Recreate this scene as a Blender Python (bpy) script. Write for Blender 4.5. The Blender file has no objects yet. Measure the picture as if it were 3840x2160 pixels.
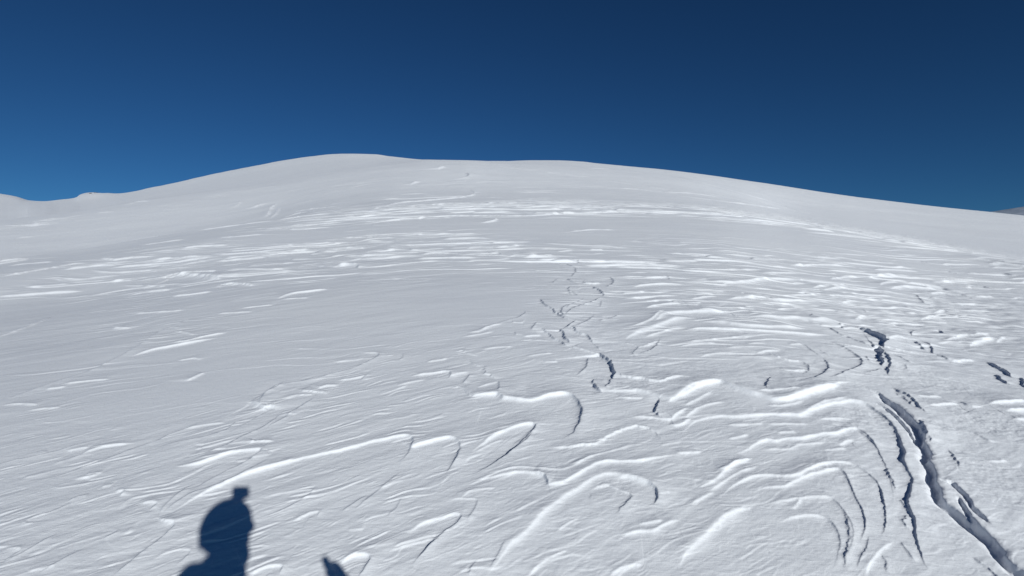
import bpy, bmesh, math, random
import numpy as np
from mathutils import Vector, Matrix

# ------------------------------------------------------------------ camera
sc = bpy.context.scene
COL = sc.collection
FPX = 1406.0                      # focal length in photo pixels (2576 wide)
CX, CY = 1288.0, 724.5
CAM = np.array([0.0, 0.0, 2.0])
cd = bpy.data.cameras.new("camera")
cd.sensor_width = 36.0
cd.lens = 36.0 * FPX / 2576.0
cd.clip_start = 0.01
cd.clip_end = 60000.0
cam = bpy.data.objects.new("camera", cd)
COL.objects.link(cam)
cam.location = CAM
cam.rotation_euler = (math.radians(90), 0, 0)
sc.camera = cam

# ------------------------------------------------------------------ sun and sky
ANTI = np.array([610.5 - CX, FPX, -(1240.0 - CY)])        # direction in which the lens sees its own shadow
ANTI /= np.linalg.norm(ANTI)
SUN = -ANTI
sun_el = math.asin(SUN[2])
sun_az = math.atan2(SUN[0], SUN[1])                        # clockwise from +Y
ld = bpy.data.lights.new("sun", 'SUN')
ld.energy = 3.78
ld.angle = math.radians(0.53)
ld.color = (.985, .99, .95)
lo = bpy.data.objects.new("sun", ld)
COL.objects.link(lo)
lo.rotation_euler = Vector(SUN).to_track_quat('Z', 'Y').to_euler()

w = bpy.data.worlds.new("World")
sc.world = w
w.use_nodes = True
nt = w.node_tree
nt.nodes.clear()
out = nt.nodes.new('ShaderNodeOutputWorld')
bg = nt.nodes.new('ShaderNodeBackground')
sky = nt.nodes.new('ShaderNodeTexSky')
sky.sky_type = 'NISHITA'
sky.sun_disc = False
sky.sun_elevation = sun_el
sky.sun_rotation = sun_az
sky.altitude = 3000
sky.air_density = 1.0
sky.dust_density = 0.2
sky.ozone_density = 3.0
gm = nt.nodes.new('ShaderNodeGamma')                       # deep high-mountain blue
gm.inputs['Gamma'].default_value = 1.28
tint = nt.nodes.new('ShaderNodeMix'); tint.data_type = 'RGBA'; tint.blend_type = 'MULTIPLY'
tint.inputs[0].default_value = 1.0
tint.inputs[7].default_value = (.205, .405, .50, 1)
nt.links.new(sky.outputs[0], gm.inputs[0])
nt.links.new(gm.outputs[0], tint.inputs[6])
nt.links.new(tint.outputs[2], bg.inputs[0])
bg.inputs[1].default_value = 0.05
nt.links.new(bg.outputs[0], out.inputs[0])

sc.view_settings.view_transform = 'Standard'
sc.view_settings.look = 'None'
sc.view_settings.exposure = 0.0
sc.view_settings.gamma = 1.0
sc.cycles.max_bounces = 8
sc.cycles.diffuse_bounces = 6

# ------------------------------------------------------------------ noise
_rng = np.random.RandomState(11)
_P = _rng.permutation(4096)
_G = _rng.rand(4096) * 2 * np.pi
_GX, _GY = np.cos(_G).astype(np.float32), np.sin(_G).astype(np.float32)

def gnoise(x, y, seed=0):
    xi = np.floor(x); yi = np.floor(y)
    fx = (x - xi).astype(np.float32); fy = (y - yi).astype(np.float32)
    xi = xi.astype(np.int64) + seed * 131; yi = yi.astype(np.int64) + seed * 57
    u = fx * fx * fx * (fx * (fx * 6 - 15) + 10)
    v = fy * fy * fy * (fy * (fy * 6 - 15) + 10)
    def g(ix, iy, dx, dy):
        h = _P[(_P[ix & 4095] + iy) & 4095]
        return _GX[h] * dx + _GY[h] * dy
    a = g(xi, yi, fx, fy); b = g(xi + 1, yi, fx - 1, fy)
    c = g(xi, yi + 1, fx, fy - 1); d = g(xi + 1, yi + 1, fx - 1, fy - 1)
    return ((a + (b - a) * u) * (1 - v) + (c + (d - c) * u) * v) * 1.5

def fbm(x, y, seed=0, octv=3, gain=0.5):
    s = 0; a = 1.0
    for o in range(octv):
        s = s + a * gnoise(x * 2 ** o, y * 2 ** o, seed + o)
        a *= gain
    return s

def sst(a, b, x):
    t = np.clip((x - a) / (b - a), 0, 1)
    return t * t * (3 - 2 * t)

# ------------------------------------------------------------------ base relief of the mountain
def pchip(xk, yk, x):
    xk = np.asarray(xk, float); yk = np.asarray(yk, float)
    h = np.diff(xk); d = np.diff(yk) / h
    m = np.zeros_like(yk)
    for i in range(1, len(yk) - 1):
        if d[i - 1] * d[i] > 0:
            w1 = 2 * h[i] + h[i - 1]; w2 = h[i] + 2 * h[i - 1]
            m[i] = (w1 + w2) / (w1 / d[i - 1] + w2 / d[i])
    m[0] = d[0]; m[-1] = d[-1]
    x = np.asarray(x, float)
    i = np.clip(np.searchsorted(xk, x) - 1, 0, len(h) - 1)
    t = (x - xk[i]) / h[i]
    t = np.clip(t, 0, 1)
    return ((2 * t**3 - 3 * t**2 + 1) * yk[i] + (t**3 - 2 * t**2 + t) * h[i] * m[i]
            + (-2 * t**3 + 3 * t**2) * yk[i + 1] + (t**3 - t**2) * h[i] * m[i + 1])

# silhouettes: photo column -> photo row
SKY = [(-600, 455), (-200, 462), (0, 487), (40, 494), (75, 504), (110, 506), (150, 502), (190, 497), (200, 491), (240, 487), (270, 486), (290, 487),
       (345, 480), (370, 474), (420, 464), (500, 446), (600, 425), (700, 406), (780, 394), (840, 387.5), (890, 386.5), (945, 388), (975, 392),
       (1095, 403.5), (1160, 404), (1235, 408), (1290, 404.5), (1345, 403), (1400, 403), (1460, 406), (1500, 410.5),
       (1560, 416), (1700, 430), (1900, 458), (2100, 488), (2400, 525), (2576, 542), (2900, 580), (3300, 640)]
CR2 = [(-600, 640), (0, 553), (150, 536), (300, 511), (460, 488), (640, 463), (860, 428), (1000, 412), (1095, 405), (1160, 405), (1235, 410), (1350, 414),
       (1500, 424), (1700, 447), (1850, 481), (2000, 527), (2150, 556), (2300, 583), (2576, 625), (3300, 720)]
CR1 = [(-600, 770), (0, 655), (180, 631), (350, 603), (480, 581), (640, 557), (800, 541), (1000, 524), (1300, 514), (1600, 520),
       (1800, 533), (2000, 562), (2200, 596), (2400, 630), (2576, 655), (3300, 760)]
def curve(tab, X):
    a = np.array(tab, float)
    return pchip(a[:, 0], a[:, 1], X)

def knots(th):
    """range/tangent-of-elevation knots of the mountain along one azimuth (th from +Y towards +X)."""
    tc = np.clip(th, -math.radians(52), math.radians(52))
    X = CX + FPX * math.tan(tc)
    X = min(max(X, -600.0), 3300.0)
    n = math.hypot(FPX, X - CX)
    T = lambda y: (CY - y) / n
    back = min(max((abs(th) - math.radians(52)) / math.radians(128), 0), 1)
    u = (X - CX) / 1288.0
    T1 = T(float(curve(CR1, X))); T2 = T(float(curve(CR2, X))); T3 = T(float(curve(SKY, X)))
    r1 = 32.0 - 5 * u * u
    r2 = 105 - 15 * u
    r3 = float(np.interp(X, [-600, 0, 350, 870, 1095, 1250, 1700, 2576, 3300], [700, 640, 600, 330, 250, 200, 190, 210, 230]))
    d1 = float(curve([(-600, .026), (0, .024), (350, .019), (640, .009), (850, .002), (1000, 0), (3300, 0)], X))
    d2 = float(curve([(-600, .03), (0, .026), (600, .02), (950, .008), (1095, .0), (3300, 0)], X))
    g3 = .275 * math.cos(th) + 0.0 * math.sin(th)
    m1 = T1 + 2 / r1
    gs = lambda r: g3 + (m1 - g3) * min(1, math.log(r / 3.0) / math.log(14 / 3.0)) if r > 3 else g3
    K = []
    for r in (.25, .5, .8, 1.2, 1.7, 2.2, 2.8, 3.5, 4.5, 6, 8, 11, 15):
        K.append((r, gs(r) - 2 / r))
    q = min(d1 / .012, 1.0)
    K.append((r1 * .72, (m1 * 1.01 - 2 / (r1 * .72)) * (1 - q) + (T1 - .019) * q))
    K.append((r1 * .95, T1 - .0035 * q - .0012 * (1 - q)))
    K.append((r1, T1))
    K.append((r1 * 1.6, T1 + .22 * (T2 - T1) * (1 - q) - d1))
    K.append((r2, T2))
    q2 = min(d2 / .012, 1.0)
    K.append((r2 * 1.3, T2 + .25 * (T3 - T2) * (1 - q2) - d2))
    Td = K[-1][1]; Ts = T(float(np.mean(curve(SKY, np.linspace(X - 170, X + 170, 9)))))
    K.append((r3 * .84, Td + .80 * (Ts - Td)))
    K.append((r3, T3))
    K.append((r3 * 1.5, T3 - .06)); K.append((r3 * 2.5, T3 - .16)); K.append((2600, T3 - .28 if T3 - .28 < -.05 else -.05))
    if back > 0:
        gb = .25 * math.cos(th)
        K = [(r, (t * (1 - back) + (gb - 2 / r) * back) if r > 3 else t) for r, t in K]
    return K

def Tprofile(th, rs):
    K = knots(th)
    lr = np.log([k[0] for k in K]); tv = [k[1] for k in K]
    return pchip(lr, tv, np.log(rs))

# polar grid round the camera's foot point: dense ahead, coarse behind
NA = 1850
tn = np.linspace(-1.18, 1.18, NA)
thd = np.arctan(tn)
rest = np.linspace(thd[-1], 2 * math.pi + thd[0], 150)[1:-1]
TH = np.concatenate([thd, rest])
segs = [(.25, 1.6, 24), (1.6, 2.3, 60), (2.3, 12, 1050), (12, 60, 640), (60, 420, 380), (420, 2600, 50)]
R = []
for a, b, n in segs:
    R.extend(np.exp(np.linspace(math.log(a), math.log(b), n, endpoint=False)))
R = np.array(R + [2600.0])
NT, NR = len(TH), len(R)
Tg = np.zeros((NT, NR))
kth = np.concatenate([np.arctan(np.linspace(-1.18, 1.18, 460)), rest, [TH[0] + 2 * math.pi]])
kT = np.array([Tprofile(((t + math.pi) % (2 * math.pi)) - math.pi, R) for t in kth])
for j in range(NR):
    Tg[:, j] = np.interp(TH, kth, kT[:, j])
GX = (np.sin(TH)[:, None] * R[None, :])
GY = (np.cos(TH)[:, None] * R[None, :])
Z = 2.0 + Tg * R[None, :]
# photo coordinates of the bare relief (used only to lay out where which kind of snow surface lies)
cosT = np.cos(TH)[:, None]
with np.errstate(divide='ignore', invalid='ignore'):
    PX = np.where(cosT > .2, CX + FPX * np.tan(TH)[:, None], -9999) + 0 * R[None, :]
    PY = np.where(cosT > .2, CY - FPX * Tg / np.maximum(cosT, .2), 9999)

def ground(px, py):
    """first point of the bare relief seen at a photo pixel"""
    th = math.atan((px - CX) / FPX)
    T = (CY - py) / math.hypot(FPX, px - CX)
    i = np.clip(np.searchsorted(TH[:NA], th), 1, NA - 1)
    f = (th - TH[i - 1]) / (TH[i] - TH[i - 1])
    col = Tg[i - 1] * (1 - f) + Tg[i] * f
    k = np.argmax(col >= T)
    if k == 0: k = int(np.argmax(col[:2000]))
    r = R[k] if k == 0 or col[k] == col[k - 1] else R[k - 1] + (R[k] - R[k - 1]) * np.clip((T - col[k - 1]) / (col[k] - col[k - 1]), 0, 1)
    return r * math.sin(th), r * math.cos(th), r

def ground_z(x, y):
    """finished surface height at a world point"""
    r = math.hypot(x, y); th = math.atan2(x, y)
    i = int(np.argmin(np.abs(((TH - th + math.pi) % (2 * math.pi)) - math.pi)))
    k = int(np.argmin(np.abs(R - r)))
    return float(Z[i, k])

Zbase = Z.copy()
DISP = np.zeros_like(Z)

# ------------------------------------------------------------------ hand-placed ledges, scoops and cracks of the wind-carved crust
# every ledge: region letter of my measuring sheet, height, flags, points; the HIGH side is on the left of the direction of travel
OFF = {'A': (0, 1440), 'B': (1280, 1440), 'C': (2560, 1440), 'D': (0, 960), 'E': (1280, 960), 'F': (2560, 960), 'G': (0, 540), 'H': (1280, 540), 'I': (2560, 540)}
LEDGES = []
def L(reg, h, pts, fl=''):
    LEDGES.append((reg, h, pts, fl))
# lower middle
L('A', 8.4, [(1220,1005),(1330,950),(1500,850),(1700,755),(1900,672),(2300,560),(2576,500),(2796,440),(3006,402),(3086,400),(3121,430),(3108,475),(3050,560),(2950,620)])
L('B', 8.4, [(515,495),(640,450),(760,418),(840,412),(885,440),(898,480),(880,540),(850,590),(780,690)], '(')
L('B', 8.4, [(960,540),(1080,450),(1180,380),(1300,330),(1420,305),(1465,315),(1460,345),(1380,420),(1250,540),(1140,610),(960,700)])
L('B', 4.8, [(1440,375),(1400,430),(1330,480),(1240,550)])
L('B', 3, [(1000,530),(1120,460),(1240,410)])
L('B', 12, [(960,100),(1050,88),(1180,82),(1225,110),(1320,125),(1400,132),(1480,122),(1560,95),(1650,80),(1720,85),(1770,110),(1805,170),(1820,215),(1805,280),(1770,340),(1740,380),(1640,430)], '(')
L('B', 6, [(1500,495),(1700,480),(1900,465),(1980,420),(2080,370),(2200,325),(2280,330),(2350,350),(2400,400),(2400,440)], 'j')
L('B', 3, [(1700,640),(1800,600),(1900,555),(2080,500),(2240,455)])
L('B', 3, [(1050,695),(1200,665),(1330,640),(1420,645),(1600,660),(1720,648),(1860,570),(2000,530)])
L('B', 7.8, [(930,750),(1100,715),(1250,685),(1380,672),(1440,680),(1530,710),(1560,760),(1570,775),(1640,770),(1700,745),(1780,700),(1880,640),(1960,605),(2060,595),(2250,590),(2400,560),(2600,530)])
L('B', 6, [(1440,676),(1530,705),(1552,740),(1565,780)], 'j')
L('B', 10.8, [(1060,1500),(1180,1350),(1260,1240),(1400,1120),(1500,1010),(1640,890),(1780,800),(1900,720),(1990,690),(2080,690),(2180,715),(2280,745),(2340,775),(2385,820),(2380,880),(2330,920)], 'sm')
L('B', 4.8, [(1400,1460),(1500,1360),(1620,1290),(1720,1250)], 's')
L('B', 4.8, [(1860,810),(2000,765),(2100,810),(2190,840),(2180,880),(2110,950),(2060,1000)], 'j')
L('B', 6, [(360,1120),(520,1110),(600,1060),(740,1020),(870,985),(905,1000),(880,1050),(780,1120),(660,1230),(560,1330),(510,1390)])
L('B', 4.8, [(330,1280),(450,1230),(560,1200),(690,1165),(697,1180),(640,1250),(560,1330)])
L('B', 8.4, [(-40,1380),(60,1310),(150,1285),(200,1290),(218,1320),(190,1370),(110,1470)])
L('A', 7.2, [(1860,1450),(1980,1395),(2060,1372),(2135,1380),(2100,1440)])
L('B', 3, [(900,870),(960,820),(1040,800),(1140,790),(1180,800)])
L('B', 3, [(800,900),(860,870),(980,870),(1030,880),(1000,960),(930,1060)])
L('B', 6, [(2090,1150),(2240,1120),(2350,1115),(2420,1080),(2500,1050),(2540,1045),(2590,1060)], 's')
L('B', 4.8, [(2240,1070),(2330,1060),(2430,1040)])
L('B', 7.2, [(2020,1450),(2120,1390),(2220,1365),(2290,1370)], 's')
L('B', 6, [(2000,60),(2120,60),(2250,65),(2330,95)])
L('B', 4.8, [(2070,100),(2180,110),(2290,105)])
L('B', 12, [(2390,110),(2397,140),(2385,175),(2370,210),(2390,230),(2430,270)], 'd')
L('B', 6, [(2180,262),(2260,250),(2360,258),(2430,268),(2490,270),(2530,240),(2620,190)])
L('B', 6, [(2460,300),(2520,315),(2580,300),(2640,260)])
L('B', 8.4, [(1905,0),(1915,20),(1940,50),(1970,72)], 'd')
L('B', 2, [(1500,300),(1400,380),(1280,470)], '')
L('B', 3, [(0,960),(120,880),(200,830)][::-1])
L('B', 2.5, [(460,650),(330,760),(180,880),(60,980)])
L('B', 2.5, [(450,860),(420,930),(340,1000)])
L('B', 3, [(1300,980),(1420,920),(1500,880)])
L('B', 3, [(1800,1010),(1700,1060),(1620,1120)][::-1], 's')
L('B', 3, [(1020,1330),(980,1390),(960,1449)])
L('B', 3, [(1240,1190),(1200,1270),(1120,1400)])
L('B', 3, [(40,1100),(120,1095),(180,1090)])
L('B', 2.5, [(2400,470),(2500,450),(2576,445)])
L('B', 2.5, [(2480,830),(2400,850)][::-1])
# lower right: bowl with stacked crust layers
L('F', 13, [(-120,1120),(-40,1070),(60,1010),(150,975),(230,962),(290,963),(340,985),(420,1015),(500,1045),(590,1075),(700,1105),(780,1105),(880,1070),(1000,1030),(1100,1005),(1200,965),(1290,962),(1340,985)], 'm(')
L('F', 4, [(380,985),(450,1020),(520,1050),(600,1075)], 'd')
L('F', 5, [(560,1045),(680,1040),(800,1040),(900,1030)], '')
L('C', 19, [(1330,5),(1430,50),(1510,90),(1570,140),(1650,195),(1720,260),(1770,310),(1810,380),(1830,450),(1870,540),(1890,650),(1920,750),(1970,880),(2080,965),(2160,1040),(2260,1110),(2335,1185),(2400,1255),(2480,1335),(2640,1490),(2800,1650)], 'd)')
L('C', 8.4, [(2180,1290),(2330,1400),(2420,1500)], 'd')
L('C', 9.6, [(1420,130),(1520,175),(1590,225),(1660,290),(1710,350),(1760,440),(1775,480)], 'd')
L('C', 4.8, [(1210,960),(1250,1060),(1260,1180),(1230,1300),(1210,1400)], 'j')
L('C', 6, [(1405,1150),(1395,1230),(1350,1310),(1310,1400)], 'dj')
L('C', 4.8, [(1530,620),(1560,680),(1590,740),(1600,800)], 'j')
L('C', 4.8, [(1690,980),(1670,1040),(1710,1100)], 'j')
L('C', 3.6, [(1640,1180),(1700,1260),(1760,1340)], 'j')
L('C', 3.6, [(1490,1280),(1540,1340),(1540,1420)], 'j')
L('C', 3.6, [(1330,350),(1400,400),(1460,460)], 'j')
L('C', 3.6, [(1640,860),(1680,930),(1720,980)], 'j')
L('C', 11, [(1925,725),(1990,755),(2030,765),(2110,830),(2170,900),(2210,970),(2280,1035),(2350,1100)], 'd')
L('C', 10.8, [(2080,860),(2140,960),(2200,1050),(2260,1110),(2340,1180)], 'dj')
L('C', 3.6, [(930,220),(1050,155),(1180,125),(1260,108)])
L('C', 3.6, [(560,500),(680,490),(800,490),(880,455),(1000,445),(1120,430)])
L('C', 4.8, [(1180,465),(1230,430),(1270,420),(1310,440)])
L('C', 4.8, [(240,660),(340,640),(420,590),(540,555)])
L('C', 6, [(100,800),(230,740),(320,660),(400,600),(520,560)], 's')
L('C', 4.8, [(180,830),(280,760),(380,690),(480,650),(580,620)], 's')
L('C', 10.8, [(-40,1400),(0,1320),(60,1250),(150,1170),(240,1080),(330,1010),(420,960),(540,920)], 'sm')
L('C', 3.6, [(60,930),(140,880),(240,820)], 's')
L('C', 3.6, [(800,945),(860,920),(890,860)], 'j')
L('C', 4.8, [(0,180),(60,150),(140,100),(230,50)], 's')
L('C', 4.8, [(0,270),(60,230),(140,180),(260,150),(350,150)])
L('C', 4.8, [(-60,530),(40,525),(150,515)])
L('C', 3.6, [(640,305),(800,305),(960,310)])
L('C', 3.6, [(1020,270),(1140,265),(1280,260)])
L('C', 3.6, [(320,310),(480,310),(620,300)])
L('C', 3.6, [(700,375),(780,370),(860,370)])
L('C', 3.6, [(340,420),(420,405),(500,385)])
L('C', 3.6, [(1060,500),(1150,490),(1240,480)])
L('C', 3.6, [(1370,1449),(1420,1350),(1500,1250),(1600,1180)], 's')
L('C', 6, [(1860,180),(1980,160),(2060,155),(2110,165)])
L('C', 3.6, [(1740,95),(1850,105),(1960,100)])
L('C', 7.2, [(2300,160),(2440,150),(2600,125)])
L('C', 7.2, [(2430,210),(2500,203),(2700,195)])
L('C', 6, [(2480,265),(2576,275),(2680,270)])
L('C', 3.6, [(2290,590),(2380,595),(2450,585)])
L('C', 7.2, [(1560,25),(1640,60),(1720,110),(1790,190),(1840,240)], 'j')
L('C', 4.8, [(1590,60),(1680,110),(1740,180)], 'j')
L('C', 3.6, [(2190,375),(2260,410),(2330,450)], '')
L('C', 7.2, [(1780,290),(1830,350),(1850,420),(1890,480)], 'j')
L('C', 4.8, [(2000,510),(2060,580),(2090,650)], 'j')
L('C', 4.8, [(2100,140),(2160,170),(2220,190)], 'j')
# lower left
L('A', 7.2, [(1170,1000),(1205,1020),(1250,1040),(1320,1050),(1290,1100),(1200,1180),(1050,1290),(950,1370),(830,1460)])
L('A', 3.5, [(2050,560),(1960,620),(1800,700),(1600,790),(1450,830),(1300,920),(1205,1000)])
L('A', 3, [(1480,755),(1400,790),(1300,870),(1230,940),(1190,1010)])
L('A', 8.4, [(1300,612),(1360,622),(1440,615),(1510,600),(1600,570),(1720,530),(1850,508),(1950,500),(1970,512),(1930,550),(1850,600),(1700,670),(1560,740),(1430,810)])
L('A', 3.5, [(2140,200),(2080,260),(1980,330),(1830,400),(1700,470),(1540,530),(1400,560),(1330,600)])
L('A', 3, [(2050,205),(1950,240),(1780,290),(1700,350),(1500,410),(1280,450),(1180,490)])
L('A', 3.5, [(1550,290),(1420,330),(1260,390),(1180,430),(1000,490),(850,550),(600,640),(400,700),(290,720)])
L('A', 3.5, [(830,400),(700,430),(520,480),(420,510),(250,550),(100,580),(0,605),(-100,625)])
L('A', 3, [(1370,350),(1480,320),(1600,300),(1720,290)])
L('A', 3, [(500,510),(600,490),(680,480)])
L('A', 4.8, [(600,540),(720,490),(820,465),(930,455),(970,460)])
L('A', 2.5, [(680,500),(600,540),(500,570),(400,600)])
L('A', 9.6, [(1860,142),(1900,138),(1950,160),(1990,190),(2040,172),(2068,182),(2070,200)], '')
L('A', 4.8, [(1960,180),(1975,110),(2010,70),(2060,30),(2150,-20)][::-1])
L('A', 3, [(640,690),(700,680),(775,672)])
L('A', 3, [(760,780),(850,765)])
L('A', 4.8, [(860,815),(940,805),(900,850)])
L('A', 4.8, [(1040,910),(1120,895),(1185,905),(1120,960)])
L('A', 3, [(560,720),(660,700),(740,690)])
L('A', 3, [(680,830),(600,850),(520,880)])
L('A', 2.5, [(1810,462),(1900,445),(2080,440)])
L('A', 3, [(2150,238),(2190,230),(2230,235)])
L('A', 3, [(1960,870),(2100,830),(2330,800),(2355,815),(2250,890),(2100,960),(1930,1010)], '')
L('A', 4.8, [(2200,1040),(2290,995),(2350,968),(2400,960),(2410,970),(2385,1005)])
L('A', 3, [(900,1095),(860,1130),(780,1170)])
L('A', 3, [(0,1275),(80,1240),(160,1250),(100,1290),(0,1360)], 'j')
L('A', 3, [(0,1360),(160,1280),(300,1200),(460,1110)][::-1])
L('A', 3, [(130,1070),(250,1010),(400,960),(560,890)][::-1], 's')
L('A', 3, [(1150,1340),(1250,1280),(1360,1250),(1440,1255),(1400,1310),(1310,1380)])
L('A', 3, [(620,1250),(500,1310),(380,1380),(280,1430)], '')
L('A', 3, [(200,1420),(330,1390),(430,1370)])
# mid left
L('D', 4.25, [(1500,450),(1350,510),(1200,580),(1100,650),(950,740),(800,810),(700,860),(500,930),(350,980),(200,1030),(0,1095),(-150,1130)], 's')
L('D', 2.55, [(2150,270),(2000,290),(1850,320),(1720,350)])
L('D', 2.5, [(-80,640),(0,610),(150,560),(330,490),(400,455)])
L('D', 4.25, [(970,768),(1150,712),(1250,692),(1400,662),(1530,637),(1650,618)])
L('D', 3.4, [(1280,660),(1400,655),(1480,630),(1600,600),(1740,573)])
L('D', 2.5, [(1290,575),(1380,580),(1470,605)])
L('D', 2.55, [(430,985),(550,962),(700,942),(850,930)])
L('D', 2.5, [(340,1012),(500,990)])
L('D', 2.55, [(980,442),(1150,430),(1300,420),(1440,403)])
L('D', 3.4, [(840,545),(1000,545)])
L('D', 3.4, [(1400,948),(1470,915),(1560,872)])
L('D', 4.25, [(940,303),(1060,280),(1180,265),(1300,255)])
L('D', 3.4, [(1280,308),(1450,290),(1620,263)])
L('D', 2.55, [(900,225),(1050,228),(1200,228),(1330,222)])
L('D', 9.35, [(1190,180),(1300,152),(1400,148),(1500,152),(1600,165),(1690,185)], 'sj')
L('D', 5.1, [(1610,228),(1720,212),(1850,215),(1940,225)], 'j')
L('D', 4.25, [(830,200),(900,190),(1000,190)])
L('D', 4.25, [(2080,333),(2200,290),(2350,270),(2510,248)], 's')
L('D', 2.55, [(2110,335),(2230,325),(2340,320)])
L('D', 2.55, [(1800,400),(1900,390),(2080,370)])
L('D', 2.55, [(1610,442),(1800,430),(1930,425)])
L('D', 2.98, [(-60,165),(0,155),(150,130),(300,105),(420,85),(560,60),(700,50)])
L('D', 4.25, [(-60,68),(0,60),(120,40),(250,20)])
L('D', 3.4, [(460,108),(580,90),(760,72),(900,70)])
L('D', 2.55, [(340,160),(450,165),(580,178),(720,165),(950,138)])
L('D', 2.55, [(160,240),(320,232),(560,212)])
L('D', 3.82, [(-60,308),(150,300),(350,285),(650,267)])
L('D', 2.55, [(680,100),(760,120),(900,125),(1100,110),(1210,120)])
L('D', 4.25, [(780,98),(1000,75),(1250,60),(1450,30),(1620,8)])
L('D', 4.25, [(1620,40),(1750,35),(2060,5)])
L('D', 3.4, [(1630,140),(1800,115),(2000,110),(2230,100)])
L('D', 3.4, [(1650,165),(1800,150),(2030,130),(2300,110)])
L('D', 2.55, [(960,0),(1100,-20),(1300,-40),(1560,-60)])
L('D', 2.55, [(2576,770),(2576,870),(2500,895),(2400,930),(2280,950),(2150,970),(2050,1020),(1960,1060),(1880,1105)][1:])
L('D', 2.55, [(2140,950),(2050,1010),(2000,1050),(1960,1110)])
L('D', 2.98, [(2380,1060),(2330,1100),(2200,1180),(2140,1230),(2000,1300)])
L('D', 3.4, [(2250,1010),(2300,1025),(2400,1030),(2480,1045)], 'j')
L('D', 2.55, [(2120,1087),(2250,1055),(2380,1050)])
L('D', 3.4, [(2400,1008),(2470,985),(2550,985)])
L('D', 2.5, [(1700,1430),(1850,1410),(2090,1405)])
L('D', 2.55, [(0,1130),(150,1120),(300,1130)])
L('D', 2.55, [(200,1170),(330,1155),(470,1145)])
L('D', 2.5, [(1330,790),(1460,770),(1520,780)], 'j')
# middle
L('E', 8, [(1500,318),(1520,350),(1550,375),(1600,400),(1640,440),(1690,470),(1730,485),(1775,492)], 'dj')
L('E', 6, [(1712,362),(1670,400),(1665,435),(1710,470)], 'd')
L('E', 8, [(1885,232),(1940,255),(1972,282),(1978,305)], 'd')
L('E', 3, [(1970,302),(1930,330),(1850,360),(1760,390),(1715,405)])
L('E', 3, [(1835,315),(1790,345),(1730,370),(1700,400)])
L('E', 5, [(1705,168),(1750,195),(1810,207)], 'd')
L('E', 5, [(1810,207),(1900,212),(1960,205)][::1], 'j')
L('E', 4, [(1765,85),(1772,118),(1735,155)], 'd')
L('E', 4, [(1700,60),(1770,90)], 'd')
L('E', 3.5, [(2025,155),(2057,190),(2040,220),(1985,243)])
L('E', 3, [(1640,165),(1605,190),(1600,205)], 'd')
L('E', 4, [(1735,225),(1715,250),(1735,290)], 'dj')
L('E', 4, [(1740,270),(1790,300)], 'dj')
L('E', 3, [(1960,345),(1965,365),(1950,390)], 'd')
L('E', 4, [(1780,490),(1740,520),(1700,555)])
L('E', 3.5, [(1912,445),(1870,490),(1800,530),(1700,560),(1580,582)])
L('E', 3, [(2110,450),(2030,475),(1940,500)])
L('E', 11, [(1655,560),(1680,590),(1700,630),(1725,665)], 'd(')
L('E', 8, [(1505,543),(1560,580),(1600,610),(1650,640),(1700,680),(1740,690)], 'dj')
L('E', 5, [(1740,690),(1820,710),(1900,735),(1945,748)], 'j()')
L('E', 9, [(1755,538),(1772,575),(1820,600),(1870,620),(1900,668)], 'dj')
L('E', 3, [(1895,670),(1930,685),(1950,715)], 'j')
L('E', 15, [(1935,738),(1990,772),(2030,798),(2047,850),(2062,885),(2045,950)], 'd(')
L('E', 7, [(2045,930),(2020,975),(1990,1005)], 'dj')
L('E', 7, [(2065,885),(2120,920),(2200,935),(2300,950),(2400,970),(2450,955),(2520,935),(2640,928)], 'j')
L('E', 5, [(1862,755),(1852,830),(1820,870),(1770,905)], '')
L('E', 8, [(1900,925),(1910,970),(1950,1020),(1972,1038)], 'd')
L('E', 4, [(1482,498),(1455,530),(1432,562)])
L('E', 3, [(1313,573),(1318,600)], 'd')
L('E', 4, [(1375,612),(1440,600),(1515,593)])
L('E', 3.5, [(1380,405),(1387,430),(1340,465),(1250,490),(1160,520),(1050,555),(940,572)])
L('E', 3.5, [(930,577),(1040,570),(1120,535),(1230,513)])
L('E', 3, [(910,610),(1050,590),(1160,568)])
L('E', 3, [(1390,762),(1500,742),(1600,735)])
L('E', 2.5, [(1340,635),(1460,632),(1590,637)])
L('E', 3, [(1520,800),(1640,795)])
L('E', 3, [(1050,710),(1180,690),(1325,685)])
L('E', 3, [(1280,505),(1380,508)])
L('E', 6, [(510,912),(600,895),(700,885),(760,875),(820,878),(827,900),(795,930)])
L('E', 3, [(410,988),(500,960),(640,930)])
L('E', 3, [(270,1052),(380,1020),(510,972)])
L('E', 4, [(-40,945),(100,925),(182,905),(140,940)])
L('E', 3, [(-60,800),(80,785),(168,775)])
L('E', 5, [(105,725),(200,728),(260,730),(287,740),(260,768),(180,810),(80,850),(-80,895),(-240,930),(-420,970)])
L('E', 2.5, [(275,762),(350,755),(410,743)])
L('E', 3, [(440,740),(475,755),(430,790)], 'd')
L('E', 4, [(968,888),(965,905),(945,930),(915,965)])
L('E', 3, [(810,912),(900,890),(970,880)])
L('E', 3.5, [(830,1003),(880,985),(930,1010),(960,1040),(970,1068)], 'j')
L('E', 3.5, [(1188,945),(1194,1000),(1180,1035)])
L('E', 3, [(1020,1000),(1100,975),(1190,952)])
L('E', 5, [(1040,850),(1080,850),(1085,890),(1130,900),(1165,935)], 'j')
L('E', 3, [(970,790),(1000,815),(1045,842)], 'j')
L('E', 3, [(640,800),(740,785),(810,772)])
L('E', 3, [(850,730),(920,715),(960,740),(1040,760)], 'j')
L('E', 5, [(2190,240),(2300,220),(2450,212),(2600,217)])
L('E', 4, [(2110,292),(2300,275)])
L('E', 4, [(2040,160),(2200,158),(2350,165),(2465,160),(2472,182)])
L('E', 5, [(2130,85),(2300,75),(2450,80),(2590,92)])
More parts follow.
